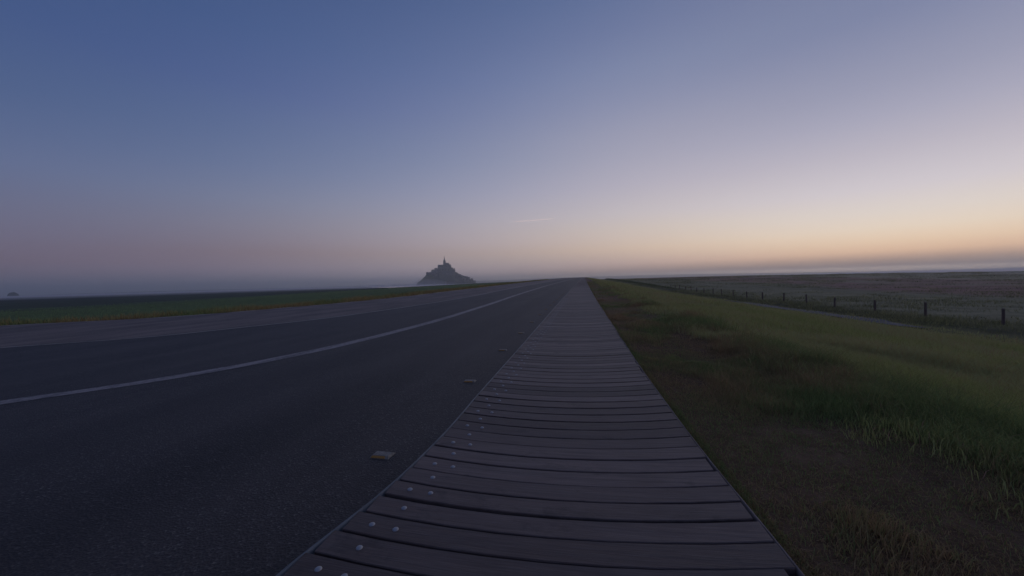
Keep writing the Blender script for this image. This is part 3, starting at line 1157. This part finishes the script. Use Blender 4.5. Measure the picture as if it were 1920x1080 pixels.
# ------------------------------------------------------------------ distant land
# low coast beyond the bay
pts = [(-64, 0.0), (-58, 0.06), (-50, 0.10), (-44, 0.02), (-36, 0.05), (-30, 0.10), (-22, 0.22), (-16, 0.34), (-10, 0.42), (-4, 0.50), (4, 0.52), (11, 0.48), (16, 0.42), (22, 0.30), (27, 0.22),
       (33, 0.10), (40, 0.03), (60, 0.05), (90, 0.1), (120, 0.1), (180, 0.12), (240, 0.1), (296, 0.0)]
azs = np.arange(-64, 296, 0.5)
els = np.interp(azs, [p[0] for p in pts], [p[1] for p in pts]) + (fbm(azs / 2.3, azs * 0, 301, 4) - 0.5) * 0.05
els = np.maximum(els, -0.02)
D0 = 7600.0
rows = []
for dr, hf in ((-1300, -0.15), (-700, 0.35), (0, 1.0), (900, 0.8), (2400, -0.2)):
    R_ = D0 + dr
    h = np.tan(np.radians(els)) * D0 + 3
    rows.append(np.stack([np.sin(np.radians(azs)) * R_, np.cos(np.radians(azs)) * R_, np.where(hf > 0, h * hf, -6.0)], 1))
Vv = np.stack(rows, 1)
o = link(bpy.data.objects.new('distant_coast', mesh_np('distant_coast', Vv.reshape(-1, 3), grid_faces(len(azs), 5, True), [M_coast], True)))
tag(o, 'low coast far across the bay', kind='structure')


def polar(az, dist):
    return math.sin(math.radians(az)) * dist, math.cos(math.radians(az)) * dist


# wet sand and tidal water left of the island
out = [(-33.5, 1150), (-31.6, 800), (-30.2, 560), (-28.4, 430), (-26.6, 400), (-24, 440), (-21, 600), (-18.5, 900), (-16, 1500), (-16.5, 2500), (-22, 3400), (-27, 3200), (-31, 2300)]
rp = []
for i in range(len(out)):
    a, b_ = out[i], out[(i + 1) % len(out)]
    for k in range(6):
        f = k / 6
        rp.append((a[0] * (1 - f) + b_[0] * f + random.uniform(-0.12, 0.12), (a[1] * (1 - f) + b_[1] * f) * random.uniform(0.97, 1.03)))
vs = [(*polar(a, d), -1.3) for a, d in rp]
cxy = polar(-23.5, 1500)
vs.append((*cxy, -1.3))
fs = [(i, (i + 1) % len(rp), len(rp)) for i in range(len(rp))]
o = link(bpy.data.objects.new('tidal_water', mesh_py('tidal_water', vs, [tuple(reversed(f)) for f in fs], [M_water])))
tag(o, 'pale tidal water and wet sand around the island', kind='structure')

# ------------------------------------------------------------------ the island with its abbey
DM = 2300.0
AZM = -20.85
ix, iy = polar(AZM, DM)
RZ = -math.radians(AZM)          # local +x = to the right as seen from the road, +y = away


def to_world(o):
    o.location = (ix, iy, 0)
    o.rotation_euler = (0, 0, RZ)


us = np.arange(-172, 192, 3.0)
vsn = np.arange(-130, 131, 6.0)
env = np.interp(us, [-172, -160, -139, -122, -108, -106, -84, -80, -77, -58, -55, -36, -34, 30, 40, 52, 62, 72, 84, 98, 121, 146, 160, 178, 190],
                [-4, 5, 20, 36, 50, 64, 66, 70, 80, 86, 90, 98, 108, 106, 98, 84, 64, 57, 52, 42, 35, 30, 22, 9, -4])
rowsv = []
for v in vsn:
    f = np.clip(1 - (v / 132.0) ** 2, 0, 1) ** 0.6
    nz = (fbm(us / 13.0, us * 0 + v / 13.0, 401, 4) - 0.5) * 9
    rowsv.append(np.stack([us, np.full_like(us, v), (env + 4) * f - 4 + nz * np.clip(env / 40, 0, 1) * (f < 0.99)], 1))
Vv = np.stack(rowsv, 1)
isl = link(bpy.data.objects.new('island', mesh_np('island', Vv.reshape(-1, 3), grid_faces(len(us), len(vsn), True), [M_rock], False)))
to_world(isl)
tag(isl, 'steep rocky tidal island on the horizon left of the road', kind='structure')

abbey = empty('abbey', (ix, iy, 0), RZ)
tag(abbey, 'grey stone abbey crowning the island with a tall central spire', 'abbey')
mb = MB(); mb.box(-7, 7, -8, 8, 95, 139); mb.box(-8.2, 8.2, -9.2, 9.2, 126, 128)
for sx in (-6.4, 6.4):
    for sy in (-7.4, 7.4):
        mb.cone(sx, sy, 139, 146, 1.1, 0.1, 6)
tw = mb.build('tower', M_stone, abbey)
mb = MB(); mb.cone(0, 0, 139, 143, 6.8, 4.6, 8); mb.cone(0, 0, 143, 160, 4.2, 1.5, 8); mb.cone(0, 0, 160, 171, 1.4, 0.35, 8)
mb.build('spire', M_slate, abbey)
mb = MB(); mb.box(7.2, 27, -9, 9, 90, 120)
nv = mb.build('nave', M_stone, abbey)
mb = MB(); mb.gable(6.9, 27.5, -9.6, 9.6, 120, 129, 'x'); mb.build('roof', M_slate, nv)
mb = MB(); mb.box(27.2, 40, -7, 7, 90, 109)
ch = mb.build('choir', M_stone, abbey)
mb = MB(); mb.cone(32, 0, 109, 122, 9.0, 1.0, 8); mb.build('roof', M_slate, ch)
for k in range(5):
    mb = MB(); x0 = 9 + 5.2 * k
    mb.box(x0, x0 + 1.4, -13, -9.2, 88, 112); mb.cone(x0 + 0.7, -12.2, 112, 117, 1.0, 0.1, 5)
    mb.build('buttress', M_stone, abbey)
mb = MB(); mb.box(-34, -7.4, -18, 16, 82, 112)
cl = mb.build('cloister_block', M_stone, abbey)
mb = MB(); mb.gable(-35, -7.4, -19, 17, 112, 118.5, 'x'); mb.build('roof', M_slate, cl)
mb = MB(); mb.box(-58, -35, -20, 10, 66, 92)
cl = mb.build('hall_block', M_stone, abbey)
mb = MB(); mb.gable(-59, -34.5, -21, 11, 92, 97, 'x'); mb.build('roof', M_slate, cl)
mb = MB(); mb.box(-77, -59, -16, 8, 58, 86)
cl = mb.build('west_block', M_stone, abbey)
mb = MB(); mb.gable(-78, -58.5, -17, 9, 86, 91, 'y'); mb.build('roof', M_slate, cl)
mb = MB(); mb.box(41, 60, -14, 8, 66, 86); mb.cone(58, -10, 60, 93, 3.4, 3.2, 8); mb.cone(58, -10, 93, 98, 3.8, 0.2, 8)
cl = mb.build('gatehouse', M_stone, abbey)
mb = MB(); mb.gable(40.5, 56, -15, 9, 86, 91.5, 'x'); mb.build('roof', M_slate, cl)

# ramparts round the lower town
rp_ = [(-160, -40), (-120, -96), (-60, -124), (0, -132), (60, -128), (110, -112), (150, -80), (176, -30), (178, 30)]
wall = empty('rampart', (ix, iy, 0), RZ)
tag(wall, 'long stone rampart with round towers along the island shore', 'rampart')
mb = MB()
for (x0, y0_), (x1, y1_) in zip(rp_[:-1], rp_[1:]):
    L_ = math.hypot(x1 - x0, y1_ - y0_); nx, ny = -(y1_ - y0_) / L_ * 1.5, (x1 - x0) / L_ * 1.5
    mb.add([(x0 - nx, y0_ - ny, -4), (x1 - nx, y1_ - ny, -4), (x1 + nx, y1_ + ny, -4), (x0 + nx, y0_ + ny, -4),
            (x0 - nx, y0_ - ny, 12), (x1 - nx, y1_ - ny, 12), (x1 + nx, y1_ + ny, 12), (x0 + nx, y0_ + ny, 12)],
           [(3, 2, 1, 0), (4, 5, 6, 7), (0, 1, 5, 4), (1, 2, 6, 5), (2, 3, 7, 6), (3, 0, 4, 7)])
mb.build('wall', M_stone, wall)
for (x0, y0_) in rp_[1:-1]:
    mb = MB(); mb.cone(x0, y0_, -4, 16, 7, 6.4, 10); mb.cone(x0, y0_, 16, 18, 7.2, 7.2, 10)
    mb.build('tower', M_stone, wall)

# village houses climbing the slope
envf = lambda u: float(np.interp(u, us, env))
spots = []
r = random.Random(5)
for u in range(-100, 170, 9):
    for lvl in (0.45, 0.68, 0.9):
        if r.random() < 0.62:
            v = -118 * math.sqrt(1 - lvl ** 1.6) if lvl < 0.9 else -30
            spots.append((u + r.uniform(-3, 3), v, lvl))
# ridge houses that break the skyline on both flanks
for u, h_ in ((-104, 10), (-95, 8), (-86, 11), (66, 9), (75, 8), (84, 11), (95, 8), (106, 7), (118, 8), (131, 7), (143, 9)):
    spots.append((u, -6, 1.0))
hm = []
for s in range(4):
    w_, d_, h_ = r.uniform(4, 6), r.uniform(3.5, 5), r.uniform(7, 11)
    a = MB(); a.box(-w_, w_, -d_, d_, -8, h_)
    b2 = MB(); b2.gable(-w_ - 0.4, w_ + 0.4, -d_ - 0.4, d_ + 0.4, h_, h_ + r.uniform(4, 6), 'x' if s % 2 else 'y')
    c3 = MB(); c3.box(-w_ + 0.6, -w_ + 1.8, -0.6, 0.6, h_ + 0.2, h_ + 7)
    hm.append((a.mesh('wall', M_stone), b2.mesh('roof', M_slate), c3.mesh('chimney', M_stone)))
for (u, v, lvl) in spots:
    f = max(0, 1 - (v / 132.0) ** 2) ** 0.6
    z = (envf(u) + 4) * f - 4
    if z < 6:
        continue
    cr_, sr_ = math.cos(RZ), math.sin(RZ)
    hse = empty('village_house', (ix + u * cr_ - v * sr_, iy + u * sr_ + v * cr_, z - 3.5), RZ + r.choice((0, 0.2, -0.2, 1.4)))
    tag(hse, 'small grey stone house with steep slate roof on the island slope below the abbey', 'house', 'houses of the island village')
    wm, rm, cm = hm[r.randrange(4)]
    link(bpy.data.objects.new('wall', wm), hse)
    ro = link(bpy.data.objects.new('roof', rm), hse)
    link(bpy.data.objects.new('chimney', cm), ro)

# wood on the island's left flank
n = 9000
u = -158 + 95 * rng.random(n)
v = -115 + 200 * rng.random(n)
f = np.clip(1 - (v / 132.0) ** 2, 0, 1) ** 0.6
z = (np.interp(u, us, env) + 4) * f - 4
k_ = (z > 4) & (z < 52)
u, v, z = u[k_], v[k_], z[k_]
z = z + rng.random(len(z)) * 6
cr_, sr_ = math.cos(RZ), math.sin(RZ)
o = blades('island_wood', ix + u * cr_ - v * sr_, iy + u * sr_ + v * cr_, z, 2.0 + 2.5 * rng.random(len(u)), np.full(len(u), 3.2),
           col_mix(len(u), (0.03, 0.04, 0.02), (0.06, 0.08, 0.04), rng.random(len(u))), 0.6, 1)
tag(o, 'dark trees on the left flank of the island', 'trees', kind='stuff')

# small far islet at the left edge
jx, jy = polar(-63.75, 3000)
uu = np.linspace(-19, 19, 20); vv = np.linspace(-14, 14, 9)
rows = []
for v in vv:
    e_ = 22 * np.clip(1 - np.abs(uu / 19) ** 2.6, 0, 1) ** 0.8 * np.clip(1 - (v / 14) ** 2, 0, 1) ** 0.5
    rows.append(np.stack([uu, np.full_like(uu, v), e_ - 3 + (fbm(uu / 5, uu * 0 + v / 5, 501, 3) - 0.5) * 5], 1))
o = link(bpy.data.objects.new('islet', mesh_np('islet', np.stack(rows, 1).reshape(-1, 3), grid_faces(len(uu), len(vv), True), [M_rock])))
o.location = (jx, jy, 0)
o.rotation_euler = (0, 0, math.radians(63.75))
tag(o, 'small dark islet on the horizon at the far left', kind='structure')

# ------------------------------------------------------------------ contrail high above the haze
m = bpy.data.materials.new('contrail_ice')
m.use_nodes = True
t = m.node_tree
t.nodes.clear()
d = N(t, 'ShaderNodeBsdfDiffuse'); d.inputs[0].default_value = (0.95, 0.93, 0.95, 1)
tr = N(t, 'ShaderNodeBsdfTranslucent'); tr.inputs[0].default_value = (0.95, 0.93, 0.95, 1)
mx = N(t, 'ShaderNodeMixShader'); mx.inputs[0].default_value = 0.85
tp = N(t, 'ShaderNodeBsdfTransparent')
mx2 = N(t, 'ShaderNodeMixShader')
out_ = N(t, 'ShaderNodeOutputMaterial')
t.links.new(d.outputs[0], mx.inputs[1]); t.links.new(tr.outputs[0], mx.inputs[2])
t.links.new(tp.outputs[0], mx2.inputs[1]); t.links.new(mx.outputs[0], mx2.inputs[2])
sp = N(t, 'ShaderNodeSeparateColor')
t.links.new(attr(t, 'tone'), sp.inputs[0])
t.links.new(math_node(t, 'MULTIPLY', sp.outputs[0], 0.5), mx2.inputs[0])
t.links.new(mx2.outputs[0], out_.inputs[0])
ca_, cb_ = Vector((*polar(-10.5, 30000), 30000 * math.tan(math.radians(9.08)))), Vector((*polar(-4.05, 30000), 30000 * math.tan(math.radians(9.33))))
vs, fs, tn = [], [], []
K = 24
axis = (cb_ - ca_).normalized()
side = axis.cross(Vector((0, 0, 1))).normalized()
up = side.cross(axis)
for i in range(K + 1):
    f = i / K
    c = ca_.lerp(cb_, f)
    rad = 24 * (0.5 + 0.9 * (1 - f)) * (0.05 if i in (0, K) else 1)
    for k in range(6):
        a = math.pi * 2 * k / 6
        vs.append(c + side * (math.cos(a) * rad) + up * (math.sin(a) * rad))
        tn.append((0.15 + 0.85 * f,) * 3)
for i in range(K):
    for k in range(6):
        fs.append((i * 6 + k, i * 6 + (k + 1) % 6, (i + 1) * 6 + (k + 1) % 6, (i + 1) * 6 + k))
o = link(bpy.data.objects.new('contrail', mesh_np('contrail', np.array([tuple(v) for v in vs]), np.array(fs), [m], True, np.array(tn))))
tag(o, 'thin pale vapour trail low in the sky above the road', 'vapour trail', kind='stuff')


# ------------------------------------------------------------------ haze and ground mist
def volume_mat(name, color, density, aniso):
    m = bpy.data.materials.new(name)
    m.use_nodes = True
    t = m.node_tree
    t.nodes.clear()
    v = N(t, 'ShaderNodeVolumePrincipled')
    v.inputs['Color'].default_value = color
    v.inputs['Density'].default_value = density
    v.inputs['Anisotropy'].default_value = aniso
    out = N(t, 'ShaderNodeOutputMaterial')
    t.links.new(v.outputs[0], out.inputs['Volume'])
    m.cycles.homogeneous_volume = True
    return m


M_haze = volume_mat('haze_air', (1.0, 1.0, 0.97, 1), HAZE_DENSITY, 0.66)
mb = MB()
mb.box(-16000, 16000, -16000, 16000, -8, HAZE_TOP)
o = mb.build('haze', M_haze)
tag(o, 'thin bluish evening haze over the plain', 'haze', kind='stuff')


def mist(name, cx, cy, cz, rx, ry, rz_, rot, dens, label):
    n, mm = 24, 10
    vs = []
    for j in range(mm + 1):
        ph = math.pi * (j / mm - 0.5)
        for k in range(n):
            a = 2 * math.pi * k / n
            vs.append((rx * math.cos(ph) * math.cos(a), ry * math.cos(ph) * math.sin(a), rz_ * math.sin(ph)))
    fs = [(j * n + k, j * n + (k + 1) % n, (j + 1) * n + (k + 1) % n, (j + 1) * n + k) for j in range(mm) for k in range(n)]
    me = mesh_py(name, vs, fs, [volume_mat(name, (0.97, 0.95, 0.97, 1), dens, 0.35)], True)
    o = link(bpy.data.objects.new(name, me))
    o.location = (cx, cy, cz)
    o.rotation_euler = (0, 0, rot)
    tag(o, label, 'mist', kind='stuff')


x_, y_ = polar(-27.6, 2050)
mist('mist_bank', x_, y_, -2, 300, 220, 11, RZ, 0.0010, 'low white mist drifting over the water left of the island')
x_, y_ = polar(-23.6, 2080)
mist('mist_bank', x_, y_, -2, 120, 90, 34, RZ, 0.0022, 'patch of mist veiling the left foot of the island')
x_, y_ = polar(34, 1750)
mist('ground_mist', x_, y_, -2.2, 2100, 1560, 5.2, -math.radians(34), 0.0042, 'low pale mist lying over the marsh at right')
x_, y_ = polar(-54, 1900)
mist('ground_mist', x_, y_, -2.6, 1700, 1500, 4.2, math.radians(54), 0.0025, 'thin grey mist lying over the plain at far left')
